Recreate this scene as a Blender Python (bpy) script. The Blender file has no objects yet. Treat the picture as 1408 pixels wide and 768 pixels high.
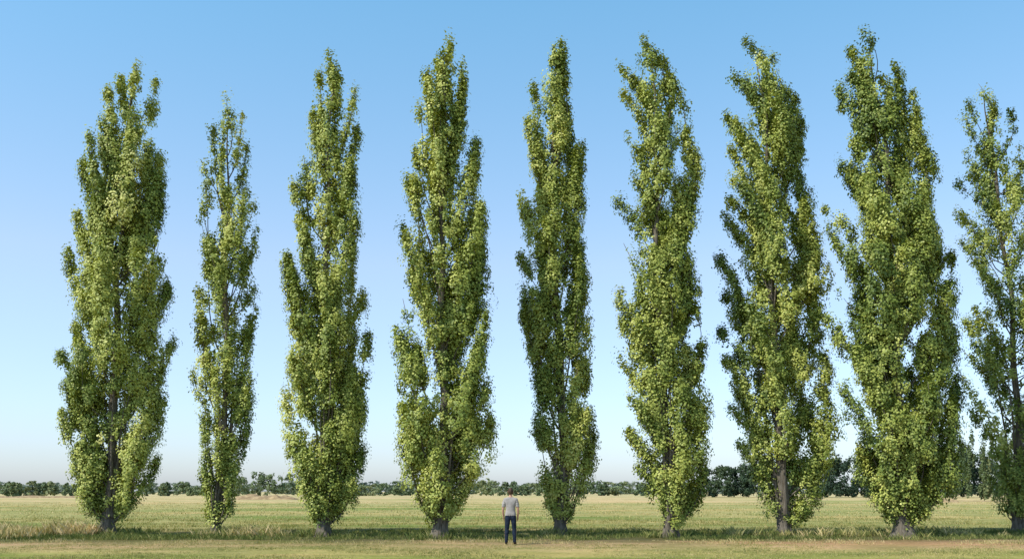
import bpy, math, random
import numpy as np
from mathutils import Vector, noise as mnoise

random.seed(4)
scene = bpy.context.scene
scene.view_settings.view_transform = 'Standard'
scene.view_settings.look = 'None'
scene.view_settings.exposure = 0

CAM_H = 1.65
SUN_EL = math.radians(50)
SUN_H = Vector((-0.86, -0.51)).normalized()

# ------------------------------------------------------------------ helpers
def link(o, parent=None):
    scene.collection.objects.link(o)
    if parent is not None:
        o.parent = parent
    return o

def empty(name, loc=(0, 0, 0)):
    e = bpy.data.objects.new(name, None)
    e.location = loc
    e.empty_display_size = 0.3
    return link(e)

def mesh_np(name, co, nper, mat, tint=None, parent=None):
    n = len(co)
    me = bpy.data.meshes.new(name)
    me.vertices.add(n)
    me.vertices.foreach_set('co', np.ascontiguousarray(co, dtype=np.float32).ravel())
    me.loops.add(n)
    me.loops.foreach_set('vertex_index', np.arange(n, dtype=np.int32))
    me.polygons.add(n // nper)
    me.polygons.foreach_set('loop_start', np.arange(0, n, nper, dtype=np.int32))
    me.update(calc_edges=True)
    if tint is not None:
        a = me.attributes.new('tint', 'FLOAT', 'POINT')
        a.data.foreach_set('value', np.repeat(tint, nper).astype(np.float32))
    me.materials.append(mat)
    o = bpy.data.objects.new(name, me)
    return link(o, parent)

def norm(a):
    return a / np.maximum(np.linalg.norm(a, axis=1, keepdims=True), 1e-6)

def leaf_quads(c, nrm, size, rng):
    n = len(c)
    t = norm(np.cross(nrm, rng.normal(size=(n, 3))))
    b = np.cross(nrm, t)
    s = size[:, None]
    v = np.empty((n, 4, 3))
    v[:, 0] = c + t * s * 0.62 - nrm * s * 0.10
    v[:, 1] = c + b * s * 0.46 - t * s * 0.10 + nrm * s * 0.06
    v[:, 2] = c - t * s * 0.42 - nrm * s * 0.05
    v[:, 3] = c - b * s * 0.46 - t * s * 0.10 + nrm * s * 0.06
    return v.reshape(-1, 3)

class Tubes:
    def __init__(self):
        self.v = []; self.f = []
    def add(self, pts, rad, sides=5, flute=None):
        base = len(self.v)
        n = len(pts)
        for i in range(n):
            p = Vector(pts[i])
            a = Vector(pts[max(i - 1, 0)]); b = Vector(pts[min(i + 1, n - 1)])
            d = (b - a)
            if d.length < 1e-6: d = Vector((0, 0, 1))
            d.normalize()
            x = d.cross(Vector((0, 1, 0.01)))
            if x.length < 0.1: x = d.cross(Vector((1, 0, 0)))
            x.normalize(); y = d.cross(x)
            for k in range(sides):
                an = 2 * math.pi * k / sides
                r = rad[i]
                if flute: r *= flute(an, p.z)
                q = p + x * math.cos(an) * r + y * math.sin(an) * r
                self.v.append(q[:])
        for i in range(n - 1):
            for k in range(sides):
                k2 = (k + 1) % sides
                self.f.append((base + i * sides + k, base + i * sides + k2,
                               base + (i + 1) * sides + k2, base + (i + 1) * sides + k))
        self.f.append(tuple(base + (n - 1) * sides + k for k in range(sides)))
    def build(self, name, mat, parent=None):
        me = bpy.data.meshes.new(name)
        me.from_pydata(self.v, [], self.f)
        me.polygons.foreach_set('use_smooth', [True] * len(me.polygons))
        me.materials.append(mat)
        o = bpy.data.objects.new(name, me)
        return link(o, parent)

# ------------------------------------------------------------------ materials
def newmat(name):
    m = bpy.data.materials.new(name); m.use_nodes = True
    nt = m.node_tree; nt.nodes.clear()
    out = nt.nodes.new('ShaderNodeOutputMaterial')
    return m, nt, out

def ramp(nt, stops, interp='LINEAR'):
    r = nt.nodes.new('ShaderNodeValToRGB')
    r.color_ramp.interpolation = interp
    e = r.color_ramp.elements
    while len(e) < len(stops): e.new(0.5)
    for i, (p, c) in enumerate(stops):
        e[i].position = p
        e[i].color = (c[0], c[1], c[2], 1)
    return r

def leaf_material(name, stops, transl=0.3, rough=0.42, nscale=0.6, namp=0.35, spec=0.5):
    m, nt, out = newmat(name)
    at = nt.nodes.new('ShaderNodeAttribute'); at.attribute_name = 'tint'
    geo = nt.nodes.new('ShaderNodeNewGeometry')
    no = nt.nodes.new('ShaderNodeTexNoise'); no.inputs['Scale'].default_value = nscale
    no.inputs['Detail'].default_value = 3
    nt.links.new(geo.outputs['Position'], no.inputs['Vector'])
    ma = nt.nodes.new('ShaderNodeMath'); ma.operation = 'MULTIPLY_ADD'
    nt.links.new(no.outputs['Fac'], ma.inputs[0])
    ma.inputs[1].default_value = namp; ma.inputs[2].default_value = -namp / 2
    ad = nt.nodes.new('ShaderNodeMath'); ad.operation = 'ADD'
    nt.links.new(at.outputs['Fac'], ad.inputs[0]); nt.links.new(ma.outputs[0], ad.inputs[1])
    r = ramp(nt, stops)
    nt.links.new(ad.outputs[0], r.inputs[0])
    p = nt.nodes.new('ShaderNodeBsdfPrincipled')
    p.inputs['Roughness'].default_value = rough
    p.inputs['Specular IOR Level'].default_value = spec
    nt.links.new(r.outputs[0], p.inputs['Base Color'])
    tr = nt.nodes.new('ShaderNodeBsdfTranslucent')
    hs = nt.nodes.new('ShaderNodeMixRGB'); hs.blend_type = 'MULTIPLY'; hs.inputs[0].default_value = 1
    hs.inputs[2].default_value = (1.3, 1.3, 0.5, 1)
    nt.links.new(r.outputs[0], hs.inputs[1]); nt.links.new(hs.outputs[0], tr.inputs['Color'])
    mx = nt.nodes.new('ShaderNodeMixShader'); mx.inputs[0].default_value = transl
    nt.links.new(p.outputs[0], mx.inputs[1]); nt.links.new(tr.outputs[0], mx.inputs[2])
    nt.links.new(mx.outputs[0], out.inputs[0])
    return m

def simple_mat(name, c1, c2, scale=10, rough=0.8, stretch=None, bump=0.0, spec=0.3):
    m, nt, out = newmat(name)
    tc = nt.nodes.new('ShaderNodeTexCoord')
    mp = nt.nodes.new('ShaderNodeMapping')
    if stretch: mp.inputs['Scale'].default_value = stretch
    no = nt.nodes.new('ShaderNodeTexNoise'); no.inputs['Scale'].default_value = scale
    no.inputs['Detail'].default_value = 6
    nt.links.new(tc.outputs['Object'], mp.inputs[0]); nt.links.new(mp.outputs[0], no.inputs['Vector'])
    r = ramp(nt, [(0.3, c1), (0.7, c2)])
    nt.links.new(no.outputs['Fac'], r.inputs[0])
    p = nt.nodes.new('ShaderNodeBsdfPrincipled')
    p.inputs['Roughness'].default_value = rough
    p.inputs['Specular IOR Level'].default_value = spec
    nt.links.new(r.outputs[0], p.inputs['Base Color'])
    if bump:
        b = nt.nodes.new('ShaderNodeBump'); b.inputs['Strength'].default_value = bump
        b.inputs['Distance'].default_value = 0.03
        nt.links.new(no.outputs['Fac'], b.inputs['Height']); nt.links.new(b.outputs[0], p.inputs['Normal'])
    nt.links.new(p.outputs[0], out.inputs[0])
    return m

M_LEAF = leaf_material('poplar_leaf', [(0.0, (0.07, 0.125, 0.028)), (0.35, (0.23, 0.29, 0.055)),
                                       (0.65, (0.48, 0.51, 0.12)), (1.0, (0.72, 0.69, 0.28))],
                       transl=0.15, rough=0.52, nscale=0.45, namp=0.55, spec=0.35)
M_BARK = simple_mat('poplar_bark', (0.07, 0.058, 0.042), (0.20, 0.175, 0.14), scale=9, rough=0.9,
                    stretch=(2, 2, 0.35), bump=0.6)
M_FAR = leaf_material('distant_foliage', [(0, (0.09, 0.14, 0.08)), (0.5, (0.17, 0.22, 0.115)), (1, (0.32, 0.33, 0.17))],  # paled base colours stand in for aerial haze
                      transl=0.15, rough=0.8, nscale=0.05, spec=0.1)
M_FARTHEST = leaf_material('hazy_foliage', [(0, (0.14, 0.19, 0.17)), (0.5, (0.19, 0.24, 0.19)), (1, (0.30, 0.33, 0.24))],  # distance haze mixed into the leaf colour, paler and bluer
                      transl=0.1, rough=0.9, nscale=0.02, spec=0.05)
M_WOODS = leaf_material('woodland_foliage', [(0, (0.035, 0.06, 0.042)), (0.5, (0.06, 0.095, 0.055)), (1, (0.12, 0.15, 0.07))],
                      transl=0.1, rough=0.9, nscale=0.05, spec=0.05)
M_AVENUE = leaf_material('avenue_foliage', [(0, (0.07, 0.11, 0.055)), (0.5, (0.14, 0.18, 0.08)), (1, (0.28, 0.30, 0.15))],
                      transl=0.12, rough=0.9, nscale=0.1, spec=0.1)
M_GRASS = leaf_material('meadow_grass', [(0.0, (0.10, 0.14, 0.04)), (0.3, (0.26, 0.28, 0.085)),
                                         (0.6, (0.46, 0.41, 0.18)), (1.0, (0.66, 0.52, 0.30))],
                        transl=0.15, rough=0.7, nscale=0.22, namp=0.8, spec=0.15)

# ------------------------------------------------------------------ ground
def ground():
    m, nt, out = newmat('field_ground')
    geo = nt.nodes.new('ShaderNodeNewGeometry')
    def noise(sc, det=4, rough=0.55, stretch=None):
        n = nt.nodes.new('ShaderNodeTexNoise'); n.inputs['Scale'].default_value = sc
        n.inputs['Detail'].default_value = det; n.inputs['Roughness'].default_value = rough
        if stretch:
            mp = nt.nodes.new('ShaderNodeMapping'); mp.inputs['Scale'].default_value = stretch
            nt.links.new(geo.outputs['Position'], mp.inputs[0]); nt.links.new(mp.outputs[0], n.inputs['Vector'])
        else:
            nt.links.new(geo.outputs['Position'], n.inputs['Vector'])
        return n
    sx = nt.nodes.new('ShaderNodeSeparateXYZ'); nt.links.new(geo.outputs['Position'], sx.inputs[0])
    nb = noise(0.25, 4)
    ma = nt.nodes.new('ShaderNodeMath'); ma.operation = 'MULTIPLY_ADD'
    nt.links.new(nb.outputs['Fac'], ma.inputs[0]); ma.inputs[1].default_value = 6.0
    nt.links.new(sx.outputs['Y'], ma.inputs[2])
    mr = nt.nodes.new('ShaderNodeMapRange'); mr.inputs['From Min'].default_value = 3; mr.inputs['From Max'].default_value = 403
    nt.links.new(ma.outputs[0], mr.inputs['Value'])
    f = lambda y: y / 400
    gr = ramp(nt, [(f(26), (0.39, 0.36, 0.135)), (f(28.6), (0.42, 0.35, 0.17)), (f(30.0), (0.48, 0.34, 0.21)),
                   (f(32.4), (0.36, 0.26, 0.155)), (f(33.8), (0.12, 0.11, 0.05)), (f(41), (0.16, 0.155, 0.06)), (f(47), (0.36, 0.35, 0.145)),  # dark stops paint the tree row's shadow band into the ground colour
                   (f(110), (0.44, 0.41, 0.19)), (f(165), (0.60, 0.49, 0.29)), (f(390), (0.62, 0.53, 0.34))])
    nt.links.new(mr.outputs[0], gr.inputs[0])
    n1 = noise(0.09, 5, .6, (0.3, 1, 1)); n2 = noise(0.5, 5, .6, (.6, 1, 1)); n3 = noise(7, 6, 0.7)
    r1 = ramp(nt, [(0.38, (0.56, 0.74, 0.44)), (0.5, (1, 1, 1)), (0.62, (1.22, 1.05, 1.05))])
    nt.links.new(n1.outputs['Fac'], r1.inputs[0])
    r2 = ramp(nt, [(0.35, (0.60, 0.71, 0.50)), (0.65, (1.18, 1.10, 1.1))])
    nt.links.new(n2.outputs['Fac'], r2.inputs[0])
    r3 = ramp(nt, [(0.3, (0.55, 0.55, 0.5)), (0.7, (1.25, 1.25, 1.25))])
    nt.links.new(n3.outputs['Fac'], r3.inputs[0])
    cur = gr.outputs[0]
    for r in (r1, r2, r3):
        mx = nt.nodes.new('ShaderNodeMixRGB'); mx.blend_type = 'MULTIPLY'; mx.inputs[0].default_value = 1
        nt.links.new(cur, mx.inputs[1]); nt.links.new(r.outputs[0], mx.inputs[2]); cur = mx.outputs[0]
    p = nt.nodes.new('ShaderNodeBsdfPrincipled'); p.inputs['Roughness'].default_value = 0.95
    p.inputs['Specular IOR Level'].default_value = 0.1
    nt.links.new(cur, p.inputs['Base Color'])
    b = nt.nodes.new('ShaderNodeBump'); b.inputs['Strength'].default_value = 0.6; b.inputs['Distance'].default_value = 0.05
    nt.links.new(n3.outputs['Fac'], b.inputs['Height']); nt.links.new(b.outputs[0], p.inputs['Normal'])
    nt.links.new(p.outputs[0], out.inputs[0])
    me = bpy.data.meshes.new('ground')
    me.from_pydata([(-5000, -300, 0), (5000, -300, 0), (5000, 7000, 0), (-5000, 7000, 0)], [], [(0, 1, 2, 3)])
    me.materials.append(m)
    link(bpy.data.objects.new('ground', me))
ground()

# ------------------------------------------------------------------ big poplars
FPX = 1369.0
def poplar(base_u, base_v, prof, density=1.0, wind=0.0, seed=0, girth=0.24, leaf_shift=0.0):
    """prof: crown outline survey (height mark, left, right), converted here to metres."""
    rng = np.random.default_rng(seed)
    D = FPX * CAM_H / (base_v - 675.0)
    S = FPX / D
    bx = (base_u - 704) / S
    prof = sorted(prof, key=lambda r: -r[0])
    hz = np.array([(base_v - r[0]) / S for r in prof])
    cx = np.array([((r[1] + r[2]) / 2 - 704) / S - bx for r in prof])
    hw = np.array([(r[2] - r[1]) / 2 / S for r in prof])
    hw = np.maximum(hw - 0.05, 0.12)
    H = hz[-1]; h0 = hz[0]
    hz_c = np.concatenate([[0], hz]); cx_c = np.concatenate([[0], cx])
    hh = np.linspace(0, H, 60)
    cc = np.interp(hh, hz_c, cx_c)
    k = np.ones(15) / 15
    ccs = np.convolve(np.pad(cc, 7, mode='edge'), k, 'valid')
    ccs = ccs * np.clip(hh / 2.0, 0, 1)
    stem = lambda h: np.interp(h, hh, ccs)
    cen = lambda h: np.interp(h, hz_c, cx_c)
    wid = lambda h: np.interp(h, hz, hw)
    root = empty('lombardy_poplar_tree', (bx, D, 0))
    sparse = density < 0.8

    NP = int(70 * density * (0.45 + 0.55 * hw.mean() / 1.6) * (1.7 if sparse else 1))
    hs = np.linspace(h0 + 0.3, H - 0.3, 400)
    pw = wid(hs) + 0.2
    ht = rng.choice(hs, NP, p=pw / pw.sum()) + rng.uniform(-.03, .03, NP)
    az = rng.uniform(0, 2 * np.pi, NP)
    rho = 0.15 + 0.85 * np.sqrt(rng.uniform(0, 1, NP))
    ns = int(NP * 0.42)
    az[:ns] = np.where(np.arange(ns) % 2 == 0, np.pi, 0) + rng.normal(0, 0.30, ns)
    rho[:ns] = rng.uniform(0.86, 1.04, ns)
    ht[:ns] = np.linspace(h0 + 0.4, H - 0.6, ns) + rng.normal(0, .2, ns)
    ht[ns] = H; rho[ns] = 0
    ht = np.clip(ht, h0 + 0.2, H)
    rp = rng.uniform(0.26, 0.60, NP) * np.clip(wid(ht) / 1.5, 0.36, 1.15) * (.85 if sparse else 1)
    rp[ns] = 0.16
    R = np.maximum(wid(ht) - rp * 0.15, 0.02) * rho
    tip = np.stack([cen(ht) + R * np.cos(az), 0.95 * R * np.sin(az), ht], 1)
    L = rng.uniform(2.0, 4.2, NP) * np.clip(0.6 + rho * 0.5, 0, 1.2) * (.75 if sparse else 1)
    hstart = np.maximum(ht - L * 1.2, 0.25)
    start = np.stack([stem(hstart), np.zeros(NP), hstart], 1)
    Ll = ht - hstart
    wob = rng.normal(0, 1, (NP, 2)) * 0.12
    def axis(i, t):
        e = t ** 0.60
        s = start[i]; tp = tip[i]
        p = np.empty((len(t), 3))
        p[:, 0] = s[:, 0] + (tp[:, 0] - s[:, 0]) * e + wind * (0.60 * np.sin(np.pi * np.clip(t, 0, 1)) - 0.20 * t ** 4) + wob[i, 0] * np.sin(t * 5)
        p[:, 1] = s[:, 1] + (tp[:, 1] - s[:, 1]) * e + wob[i, 1] * np.sin(t * 5)
        p[:, 2] = s[:, 2] + (tp[:, 2] - s[:, 2]) * t
        return p
    ncl = np.maximum((Ll * (8 + rp * 44) * (0.62 if sparse else 1.0)), 10).astype(int)
    pi = np.repeat(np.arange(NP), ncl)
    t = rng.uniform(0.2, 1.0, len(pi))
    ax = axis(pi, t)
    shp = np.clip(1.06 - t, 0.015, 1) ** 0.7 * 1.35 * np.clip(t * 2.6, .3, 1)
    rr = rp[pi] * shp
    a2 = rng.uniform(0, 2 * np.pi, len(pi))
    q = rng.uniform(0.10, 1.08, len(pi)) ** 0.6
    off = np.stack([np.cos(a2) * rr * q, np.sin(a2) * rr * q, rng.normal(0, .05, len(pi)) + 0.12 * q], 1)
    cl = ax + off
    nin = int(H * (12 if sparse else 22))
    hin = rng.uniform(h0 + 0.2, H - 0.4, nin); ain = rng.uniform(0, 6.283, nin)
    rin = wid(hin) * 0.45 * np.sqrt(rng.uniform(0.05, 1, nin))
    cl_in = np.stack([0.5 * stem(hin) + 0.5 * cen(hin) + rin * np.cos(ain), rin * np.sin(ain), hin], 1)
    off_in = np.stack([np.cos(ain), np.sin(ain), np.zeros(nin)], 1) * .2
    cl = np.concatenate([cl, cl_in]); off = np.concatenate([off, off_in])
    pi = np.concatenate([pi, rng.integers(0, NP, nin)])
    out = norm(np.stack([cl[:, 0] - stem(cl[:, 2]), cl[:, 1], np.full(len(pi), 0.25)], 1))
    keep = (cl[:, 2] > 0.5)
    nz = np.array([mnoise.noise(Vector((c[0] * 1.6 + seed * 7.3, c[1] * 1.6, c[2] * 0.9))) for c in cl])
    keep &= nz > -0.25
    cl = cl[keep]; out = out[keep]; off = off[keep]; pi = pi[keep]
    NL = 32
    ci = np.repeat(np.arange(len(cl)), NL)
    n = len(ci)
    sp = (0.055 + 0.085 * rng.uniform(0, 1, len(cl)) ** 1.5)[ci][:, None]
    g = rng.normal(size=(n, 3))
    gl = np.linalg.norm(g, axis=1, keepdims=True); g *= np.minimum(1, 2.1 / gl)
    g = g * sp * np.array([1, 1, 1.5])
    c = cl[ci] + g
    c[:, 0] -= wind * 0.05
    nrm = norm(0.8 * norm(g) + 1.3 * norm(off[ci] + 1e-5) + 0.55 * out[ci]
               + np.array([0, 0, 0.20]) + 0.40 * rng.normal(size=(n, 3)))
    size = rng.uniform(0.055, 0.103, n)
    tint = 0.42 + leaf_shift + rng.normal(0, 0.08, n) + rng.normal(0, 0.06, len(cl))[ci] + rng.normal(0, 0.11, NP)[pi[ci]]
    tint = np.clip(tint, 0.02, 0.98)
    ok = c[:, 2] > 0.3
    c, nrm, size, tint = c[ok], nrm[ok], size[ok], tint[ok]
    mesh_np('foliage', leaf_quads(c, nrm, size, rng), 4, M_LEAF, tint, root)

    T = Tubes()
    th = np.concatenate([[0, .08, .2, .4, .7, 1.1, 1.6], np.linspace(2.2, H * 0.97, 22)])
    ph = rng.uniform(0, 6)
    fl = lambda a, z: 1 + (0.20 * math.sin(a * 5 + ph) + 0.12 * math.sin(a * 8 + 2 * ph)) * math.exp(-z / 1.4)
    rad = girth * (1 - th / H) ** 0.9 * 0.8 + girth * 0.75 * np.exp(-th / 0.28) + 0.008
    pts = [(float(stem(h)) + 0.05 * math.sin(h * 1.3 + ph) * min(h, 1), 0.05 * math.cos(h * 1.1) * min(h, 1), h - (0.05 if h == 0 else 0)) for h in th]
    T.add(pts, rad, 18, fl)
    for j in range(int(rng.integers(3, 6))):
        a = rng.uniform(0, 6.28); zs = rng.uniform(0.0, 1.0); ln = rng.uniform(4, 7)
        pp = []; rd = []
        for s in np.linspace(0, 1, 14):
            z = zs + ln * s
            r = girth * 0.75 + 0.45 * float(wid(min(z, H))) * s ** 0.9 * 0.6
            pp.append((float(stem(z)) + r * math.cos(a), r * math.sin(a), z - (0.05 if s == 0 else 0)))
            rd.append(girth * 0.34 * (1 - s) ** 1.1 + 0.010)
        T.add(pp, rd, 8)
    ts = np.linspace(0, 0.93, 7)
    for i in range(NP):
        p = axis(np.full(7, i), ts)
        T.add([tuple(x) for x in p], 0.006 + (0.008 + 0.0045 * Ll[i]) * (1 - ts), 4)
    T.build('trunk_and_limbs', M_BARK, root)
    return root, D

T = [
 (148, 735, 1.0, 0.0, .24, 0.06, [(90,180,196),(110,148,212),(150,140,218),(200,112,224),(240,106,240),(275,116,240),(320,86,232),(360,94,232),(400,84,238),(440,76,243),(480,94,240),(540,76,226),(570,84,226),(600,92,222),(650,108,204),(690,120,182),(712,135,165)]),
 (297, 735, .72, 0.0, .16, 0.02, [(135,310,322),(165,290,340),(200,283,348),(250,272,350),(300,275,352),(350,267,360),(400,266,350),(450,270,352),(500,267,355),(560,268,356),(600,269,350),(650,272,330),(690,283,318),(712,288,312)]),
 (445, 737, 1.0, 0.1, .22, 0.08, [(75,450,465),(100,435,480),(130,418,490),(180,420,497),(220,397,500),(270,396,500),(320,410,500),(360,394,505),(400,389,500),(440,385,513),(480,385,512),(540,383,505),(580,395,508),(620,400,498),(660,410,480),(690,424,470),(715,435,460)]),
 (605, 740, 1.05, 0.1, .25, 0.04, [(55,604,620),(75,585,640),(110,580,645),(160,560,660),(210,562,662),(250,555,658),(300,547,676),(340,545,676),(380,546,655),(430,540,672),(470,537,680),(520,540,680),(575,538,686),(620,560,660),(660,572,645),(700,587,628),(718,592,620)]),
 (770, 736, 1.0, 0.2, .21, 0.05, [(52,762,774),(80,740,786),(120,722,800),(160,720,800),(200,728,808),(240,711,808),(300,712,808),(350,718,812),(400,713,815),(450,718,818),(500,721,815),(540,730,822),(600,727,820),(640,745,806),(690,755,790),(714,760,782)]),
 (922, 738, 1.05, 0.8, .22, 0.03, [(58,882,904),(85,856,930),(130,852,942),(180,862,952),(230,860,952),(290,845,950),(340,850,955),(400,844,956),(440,845,965),(500,855,970),(550,862,966),(600,865,968),(640,880,955),(680,890,940),(714,908,934)]),
 (1078, 736, 1.0, 0.9, .23, 0.00, [(60,1020,1042),(90,1005,1088),(130,1000,1105),(190,1005,1106),(240,992,1115),(290,994,1118),(340,978,1130),(390,992,1131),(440,991,1140),(500,995,1140),(560,1005,1136),(600,1010,1130),(640,1035,1118),(690,1050,1100),(714,1062,1092)]),
 (1243, 738, 1.1, 0.6, .30, -0.08, [(46,1175,1202),(75,1155,1236),(110,1150,1250),(180,1158,1280),(240,1154,1290),(290,1134,1302),(340,1145,1302),(400,1150,1315),(450,1144,1315),(520,1144,1321),(560,1160,1318),(600,1164,1302),(640,1180,1285),(680,1205,1270),(712,1222,1262)]),
 (1400, 732, .62, 0.5, .20, -0.08, [(110,1338,1356),(150,1328,1392),(200,1325,1402),(260,1314,1425),(300,1312,1432),(360,1325,1450),(420,1325,1460),(480,1315,1466),(540,1330,1470),(600,1345,1462),(650,1356,1442),(690,1374,1424),(712,1388,1412)]),
]
bases = []
SEEDS = [41, 42, 43, 61, 62, 46, 47, 63, 49]
for i, (u, v, dens, wind, g, sh, prof) in enumerate(T):
    r, D = poplar(u, v, prof, dens, wind, seed=SEEDS[i], girth=g, leaf_shift=sh)
    bases.append((r.location.x, D))

# ------------------------------------------------------------------ distant vegetation
def tree_mass(name, mat, trees, leaf, per, seed):
    rng = np.random.default_rng(seed)
    C = []; N = []; S = []; TT = []
    for (x, y, w, h) in trees:
        nc = 26
        zz = rng.uniform(0.05, 0.93, nc)
        a = rng.uniform(0, 6.283, nc)
        rr = np.sqrt(np.clip(1 - zz ** 2.6, 0, 1)) * rng.uniform(.3, 1, nc) ** .5
        u = np.stack([np.cos(a) * rr, np.sin(a) * rr, zz - .4], 1)
        cc = np.stack([x + u[:, 0] * w / 2 * .85, y + u[:, 1] * w / 2 * .85, h * zz * .95], 1)
        ci = np.repeat(np.arange(nc), per // nc)
        g = rng.normal(size=(len(ci), 3)); g /= np.linalg.norm(g, axis=1, keepdims=True)
        g *= rng.uniform(0.3, 1, (len(ci), 1))
        c = cc[ci] + g * np.array([w * .15, w * .15, h * .10])
        c[:, 2] = np.maximum(c[:, 2], rng.uniform(0.05, 0.5, len(c)))
        C.append(c); N.append(norm(g + 0.5 * u[ci] + 0.4 * rng.normal(size=g.shape) + np.array([0, 0, .3])))
        S.append(rng.uniform(0.6, 1.3, len(c)) * leaf)
        TT.append(np.clip(0.4 + rng.normal(0, .12, len(c)) + rng.normal(0, .16), 0, 1))
    C = np.concatenate(C); N = np.concatenate(N); S = np.concatenate(S); TT = np.concatenate(TT)
    return mesh_np(name, leaf_quads(C, N, S, rng), 4, mat, TT)

def X(px, d): return (px - 704) / FPX * d
def row(p0, p1, d, hpx0, hpx1, wm, seed, dj=12, step=1.0):
    rnd = random.Random(seed); L = []
    x = X(p0, d)
    while x < X(p1, d):
        hn = .5 + .5 * mnoise.noise(Vector((x * .03, seed, 0))) * 1.8
        h = CAM_H + (hpx0 + (hpx1 - hpx0) * min(max(.6 * hn + .4 * rnd.random(), 0), 1.1)) / FPX * d
        w = wm * rnd.uniform(0.6, 1.5)
        L.append((x, d + rnd.uniform(-dj, dj), w, h)); x += w * rnd.uniform(0.35, 0.6) * step
    return L
far = row(-420, 1900, 620, 5, 17, 13, 1, 25) + row(420, 640, 580, 7, 20, 12, 2, 20) + row(860, 965, 580, 8, 17, 12, 13, 20)
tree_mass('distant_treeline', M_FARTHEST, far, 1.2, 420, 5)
mid = (row(-260, 118, 330, 10, 22, 6, 3) + row(208, 250, 360, 7, 19, 6, 4) + row(262, 290, 360, 5, 14, 6, 14) + row(322, 345, 340, 16, 26, 6, 5)
       + row(354, 410, 340, 26, 34, 6, 6) + row(484, 560, 380, 6, 24, 7, 7) + row(640, 750, 380, 9, 22, 7, 8) + row(765, 885, 380, 8, 22, 7, 15))
tree_mass('hedgerow_trees', M_FAR, mid, 0.7, 560, 6)
woods = (row(965, 1035, 285, 28, 46, 7, 9, 6, .7) + row(1030, 1130, 280, 38, 60, 7, 10, 8, .6) + row(1120, 1330, 270, 48, 64, 7, 11, 8, .6)
         + row(1330, 1900, 270, 46, 62, 9, 12, 8, .8))
tree_mass('woodland', M_WOODS, woods, 0.55, 1100, 7)
rp = random.Random(3)
pops = []
px = 1276
while px < 1480:
    d = 175 - (px - 1276) * 0.12
    pops.append((X(px, d), d + rp.uniform(-2, 2), rp.uniform(1.9, 2.7), CAM_H + rp.uniform(74, 102) / FPX * d)); px += rp.uniform(9, 15)
tree_mass('distant_poplar_row', M_AVENUE, pops, 0.30, 1300, 8)
tree_mass('distant_poplar', M_FAR, [(X(198, 420), 420, 1.9, 10.5)], 0.5, 400, 9)

def bank(name, x, y, lx, ly, h, seed, mat):
    vs = []; fs = []; nx, ny = 40, 10
    for j in range(ny + 1):
        for i in range(nx + 1):
            u = i / nx * 2 - 1; v = j / ny * 2 - 1
            z = h * max(0, (1 - u * u)) ** .6 * max(0, 1 - v * v) * (0.65 + 0.7 * mnoise.noise(Vector((u * 4 + seed, v * 2, seed))) )
            vs.append((x + u * lx / 2, y + v * ly / 2, z - 0.03))
    for j in range(ny):
        for i in range(nx):
            a = j * (nx + 1) + i
            fs.append((a, a + 1, a + nx + 2, a + nx + 1))
    me = bpy.data.meshes.new(name); me.from_pydata(vs, [], fs)
    me.polygons.foreach_set('use_smooth', [True] * len(fs)); me.materials.append(mat)
    link(bpy.data.objects.new(name, me))
M_BANK = simple_mat('dry_earth', (0.20, 0.14, 0.08), (0.44, 0.34, 0.19), scale=1.2, rough=1, bump=.5)
bank('earth_bank', X(365, 200), 200, 13, 6, 1.5, 1, M_BANK)
bank('earth_bank', X(1297, 150), 150, 4.2, 3, 0.9, 3, M_BANK)
bank('earth_bank', X(60, 260), 260, 50, 6, 0.7, 5, M_BANK)

# ------------------------------------------------------------------ grass
def grass(x0, x1, y0, y1, tufts, per, hmin, hmax, wid, spread, tmean, seed, xf=None):
    rng = np.random.default_rng(seed)
    ty = rng.uniform(y0, y1, tufts)
    if xf: tx = rng.uniform(-1, 1, tufts) * (ty * xf)
    else: tx = rng.uniform(x0, x1, tufts)
    nz = np.array([mnoise.noise(Vector((a * .35, b * .35, seed))) for a, b in zip(tx, ty)])
    kp = nz > rng.uniform(-.45, .2, tufts)
    tx = tx[kp]; ty = ty[kp]; nz = nz[kp]; tufts = len(tx)
    th = rng.uniform(0.6, 1.25, tufts) * (1 + .5 * nz)
    tt = rng.normal(0, .16, tufts)
    i = np.repeat(np.arange(tufts), per); n = len(i)
    b = np.stack([tx[i] + rng.normal(0, spread, n), ty[i] + rng.normal(0, spread, n), np.full(n, -0.01)], 1)
    h = rng.uniform(hmin, hmax, n) * th[i]
    lean = rng.normal(0, 0.33, (n, 2)) * h[:, None]
    an = rng.uniform(0, np.pi, n)
    w = wid * rng.uniform(0.6, 1.3, n)
    wv = np.stack([np.cos(an) * w, np.sin(an) * w, np.zeros(n)], 1)
    tipp = b + np.stack([lean[:, 0], lean[:, 1], h], 1)
    midp = b + np.stack([lean[:, 0] * .3, lean[:, 1] * .3, h * .55], 1)
    v = np.empty((n, 4, 3)); v[:, 0] = b - wv * .5; v[:, 1] = b + wv * .5
    v[:, 2] = tipp; v[:, 3] = midp - wv * .35
    tint = np.clip(tmean + tt[i] + rng.normal(0, .13, n), 0, 1)
    return v.reshape(-1, 3), tint
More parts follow.
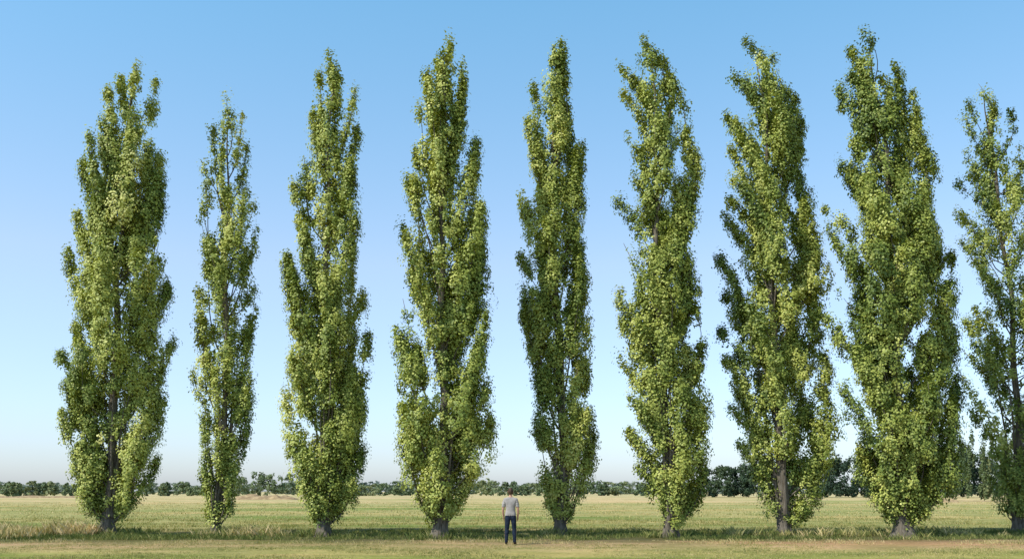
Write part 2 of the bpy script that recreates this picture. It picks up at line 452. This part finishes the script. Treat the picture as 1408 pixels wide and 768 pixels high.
parts = [
    grass(0, 0, 21, 31, 13000, 12, .02, .055, .012, .07, .50, 1, xf=.60),
    grass(0, 0, 31, 33.6, 1600, 10, .03, .10, .013, .08, .70, 2, xf=.60),
    grass(0, 0, 33.6, 41, 7500, 12, .05, .17, .013, .09, .12, 3, xf=.60),  # weeds under the row, tinted darker to deepen the painted shadow band
    grass(0, 0, 41, 60, 9500, 9, .04, .13, .018, .14, .50, 4, xf=.58),
    grass(0, 0, 60, 150, 11000, 7, .04, .13, .05, .30, .60, 5, xf=.58),
    grass(-20.5, -15.4, 34.5, 37.5, 300, 40, .2, .55, .014, .12, .85, 6),
    grass(-11.5, -8, 36, 38, 80, 30, .12, .36, .014, .12, .75, 9),
    grass(8, 19, 36.0, 38.5, 300, 26, .12, .34, .014, .12, .5, 10),
]
for k, (bx_, by_) in enumerate(bases):
    parts.append(grass(bx_ - 1.0, bx_ + 1.0, by_ - .6, by_ + .6, 60, 22, .08, .30, .014, .09, .2, 30 + k))
gv = np.concatenate([p[0] for p in parts]); gt = np.concatenate([p[1] for p in parts])
mesh_np('grass', gv, 4, M_GRASS, gt)

# ------------------------------------------------------------------ person
def person(px_, py_, yaw):
    root = empty('standing_man', (px_, py_, 0))
    root.rotation_euler = (0, 0, yaw)
    skin = simple_mat('skin', (0.46, 0.27, 0.19), (0.52, 0.31, 0.22), 20, .55)
    shirt = simple_mat('grey_tshirt', (0.30, 0.28, 0.27), (0.38, 0.36, 0.35), 9, .95, bump=.4)
    jeans = simple_mat('denim', (0.010, 0.017, 0.032), (0.024, 0.036, 0.062), 14, .9, bump=.3, spec=.1)
    shoe = simple_mat('shoe_leather', (0.03, 0.022, 0.018), (0.06, 0.045, 0.04), 14, .6)
    hairm = simple_mat('brown_hair', (0.035, 0.020, 0.012), (0.085, 0.05, 0.028), 40, .6, stretch=(1, 1, .3), bump=.5)
    V = []; E = []; R = []
    def add(p, r, par=None):
        V.append(p); R.append(r if isinstance(r, tuple) else (r, r))
        if par is not None: E.append((par, len(V) - 1))
        return len(V) - 1
    pel = add((0, 0, .93), (.150, .115))
    sp = add((0, 0, 1.06), (.140, .10), pel)
    ch = add((0, .005, 1.22), (.155, .11), sp)
    uc = add((0, -.005, 1.36), (.150, .105), ch)
    nb = add((0, -.01, 1.455), (.065, .065), uc)
    nk = add((0, -.005, 1.52), .052, nb)
    add((0, .01, 1.57), .055, nk)
    for s in (-1, 1):
        sh = add((s * .165, -.01, 1.385), .070, uc)
        ua = add((s * .205, -.02, 1.26), .056, sh)
        el = add((s * .232, -.03, 1.10), .043, ua)
        fa = add((s * .232, .01, .98), .038, el)
        wr = add((s * .222, .055, .865), .026, fa)
        add((s * .218, .075, .80), (.022, .036), wr)
        hp = add((s * .085, 0, .84), (.098, .105), pel)
        th = add((s * .10, .0, .68), .084, hp)
        kn = add((s * .112, .01, .49), .065, th)
        cf = add((s * .122, -.015, .34), .064, kn)
        an = add((s * .13, -.025, .10), .052, cf)
        he = add((s * .132, .01, .045), .046, an)
        add((s * .150, .13, .036), (.046, .034), he)
    me = bpy.data.meshes.new('body'); me.from_pydata(V, E, [])
    o = bpy.data.objects.new('body', me); link(o)
    md = o.modifiers.new('skin', 'SKIN'); md.use_smooth_shade = True
    for i, sv in enumerate(me.skin_vertices[0].data):
        sv.radius = R[i]; sv.use_root = (i == 0)
    ss = o.modifiers.new('sub', 'SUBSURF'); ss.levels = 3; ss.render_levels = 3
    dg = bpy.context.evaluated_depsgraph_get()
    m2 = bpy.data.meshes.new_from_object(o.evaluated_get(dg))
    bpy.data.objects.remove(o)
    m2.name = 'body'
    m2.materials.clear()
    for m in (skin, shirt, jeans, shoe): m2.materials.append(m)
    def region(c):
        arm = abs(c[0]) > (.178 if c[2] < 1.17 else .19)
        if c[2] < .075: return 3
        if c[2] > 1.475: return 0
        if arm and c[2] < 1.17: return 0
        if c[2] > .90: return 1
        return 2
    for v in m2.vertices:
        r = region(v.co)
        if r == 1:
            v.co += v.normal * (0.012 + 0.006 * mnoise.noise(v.co * 12))
        elif r == 2:
            v.co += v.normal * (0.004 + 0.008 * mnoise.noise(v.co * 14))
        if v.co.z < 0.0: v.co.z = 0.0
    for p in m2.polygons:
        p.material_index = region(p.center); p.use_smooth = True
    b = bpy.data.objects.new('body', m2); link(b, root)
    for s in (-1, 1):
        FT = Tubes()
        for k, (dy, ln) in enumerate([(-.026, .058), (-.009, .072), (.009, .078), (.026, .070)]):
            x0, y0, z0 = s * .217, .076 + dy, .795
            pts = [(x0, y0, z0), (x0, y0 + .004, z0 - ln * .45), (x0 - s * .010, y0 + .008, z0 - ln * .8), (x0 - s * .024, y0 + .010, z0 - ln)]
            FT.add(pts, [.0095, .009, .008, .006], 8)
        FT.add([(s * .212, .09, .845), (s * .200, .118, .82), (s * .198, .128, .79), (s * .198, .130, .772)], [.012, .011, .009, .006], 8)
        FT.build('fingers', skin, root)
    import bmesh
    bm = bmesh.new(); bmesh.ops.create_uvsphere(bm, u_segments=40, v_segments=28, radius=1)
    for v in bm.verts:
        x, y, z = v.co
        w = 1 - .22 * max(0, -z) ** 1.4
        X_ = x * .076 * w; Y_ = y * .097 * (1 - .12 * max(0, -z)); Z_ = z * .118
        if y > 0:
            Y_ += .022 * math.exp(-((x / .16) ** 2)) * math.exp(-(((z + .12) / .17) ** 2)) * y
            Y_ -= .010 * math.exp(-(((abs(x) - .38) / .17) ** 2)) * math.exp(-(((z - .06) / .12) ** 2))
            Y_ += .006 * math.exp(-((x / .3) ** 2)) * math.exp(-(((z + .48) / .07) ** 2))
            Y_ += .008 * math.exp(-((x / .3) ** 2)) * math.exp(-(((z + .8) / .15) ** 2))
        v.co = (X_, Y_, Z_)
    for f in bm.faces: f.smooth = True
    hm = bpy.data.meshes.new('head'); bm.to_mesh(hm); bm.free(); hm.materials.append(skin)
    head = bpy.data.objects.new('head', hm); link(head, root)
    head.location = (0, .012, 1.635); head.rotation_euler = (math.radians(9), 0, 0)
    bm = bmesh.new(); bmesh.ops.create_uvsphere(bm, u_segments=48, v_segments=32, radius=1)
    kill = []
    for v in bm.verts:
        x, y, z = v.co
        lim = -.60 + .95 * max(0, y + .25) if y > -.25 else -.62
        if z < lim: kill.append(v)
        nn = mnoise.noise(Vector((x * 5, y * 5, z * 2.5))) * .007 + mnoise.noise(Vector((x * 14, y * 14, z * 5))) * .004
        v.co = (x * (.084 + nn) * (1 - .16 * max(0, -z)), y * (.104 + nn), z * (.126 + nn))
    bmesh.ops.delete(bm, geom=kill, context='VERTS')
    for f in bm.faces: f.smooth = True
    hm = bpy.data.meshes.new('hair'); bm.to_mesh(hm); bm.free(); hm.materials.append(hairm)
    hair = bpy.data.objects.new('hair', hm); link(hair, root)
    hair.location = (0, .008, 1.640); hair.rotation_euler = (math.radians(9), 0, 0)
    eye = simple_mat('eye', (.03, .02, .015), (.05, .03, .02), 5, .2)
    for s in (-1, 1):
        bm = bmesh.new(); bmesh.ops.create_uvsphere(bm, u_segments=12, v_segments=8, radius=.011)
        mm = bpy.data.meshes.new('eye'); bm.to_mesh(mm); bm.free(); mm.materials.append(eye)
        e = bpy.data.objects.new('eye', mm); link(e, root); e.location = (s * .029, .088, 1.655)
        bm = bmesh.new(); bmesh.ops.create_uvsphere(bm, u_segments=14, v_segments=10, radius=1)
        for v in bm.verts: v.co = (v.co.x * .010, v.co.y * .018, v.co.z * .030)
        mm = bpy.data.meshes.new('ear'); bm.to_mesh(mm); bm.free(); mm.materials.append(skin)
        e = bpy.data.objects.new('ear', mm); link(e, root); e.location = (s * .080, .0, 1.635); e.rotation_euler = (0, 0, s * .4)
    return root
DP = FPX * CAM_H / 73.0
man = person((702 - 704) / FPX * DP, DP, math.radians(-4))

# ------------------------------------------------------------------ light, sky, camera
w = bpy.data.worlds.new('World'); scene.world = w; w.use_nodes = True
nt = w.node_tree; bg = nt.nodes.get('Background') or nt.nodes.new('ShaderNodeBackground')
sky = nt.nodes.new('ShaderNodeTexSky'); sky.sky_type = 'NISHITA'; sky.sun_disc = False
sky.sun_elevation = SUN_EL
sky.sun_rotation = math.atan2(SUN_H.x, SUN_H.y)
sky.altitude = 0; sky.air_density = 1.0; sky.dust_density = 0.6; sky.ozone_density = 1.5
tc = nt.nodes.new('ShaderNodeTexCoord'); sp = nt.nodes.new('ShaderNodeSeparateXYZ')
nt.links.new(tc.outputs['Generated'], sp.inputs[0])
rm = nt.nodes.new('ShaderNodeValToRGB'); e = rm.color_ramp.elements
while len(e) < 5: e.new(.5)
for i, (p, c) in enumerate([(0.0, (.42, .48, .67)), (0.08, (.56, .59, .69)), (0.22, (.76, .72, .70)), (0.44, (.58, .84, .82)), (0.72, (.24, .28, .30))]):
    e[i].position = p; e[i].color = (*c, 1)
nt.links.new(sp.outputs['Z'], rm.inputs[0])
mx = nt.nodes.new('ShaderNodeVectorMath'); mx.operation = 'MULTIPLY'
nt.links.new(sky.outputs[0], mx.inputs[0]); nt.links.new(rm.outputs[0], mx.inputs[1])
sc = nt.nodes.new('ShaderNodeVectorMath'); sc.operation = 'SCALE'; sc.inputs['Scale'].default_value = 2.0
nt.links.new(mx.outputs[0], sc.inputs[0])
nt.links.new(sc.outputs[0], bg.inputs['Color']); bg.inputs['Strength'].default_value = 0.15

sd = bpy.data.lights.new('sun', 'SUN'); sd.energy = 5.0; sd.angle = math.radians(0.53); sd.color = (1.0, 0.94, 0.84)
so = bpy.data.objects.new('sun', sd); link(so)
dirv = Vector((-SUN_H.x * math.cos(SUN_EL), -SUN_H.y * math.cos(SUN_EL), -math.sin(SUN_EL)))
so.rotation_euler = dirv.to_track_quat('-Z', 'Y').to_euler(); so.location = (-30, -20, 40)

cd = bpy.data.cameras.new('camera'); cd.sensor_width = 36
cd.lens = 35; cd.shift_y = 291 / 1408
cd.clip_start = 0.1; cd.clip_end = 12000
co = bpy.data.objects.new('camera', cd); link(co)
co.location = (0, 0, CAM_H); co.rotation_euler = (math.radians(90), 0, 0)
scene.camera = co
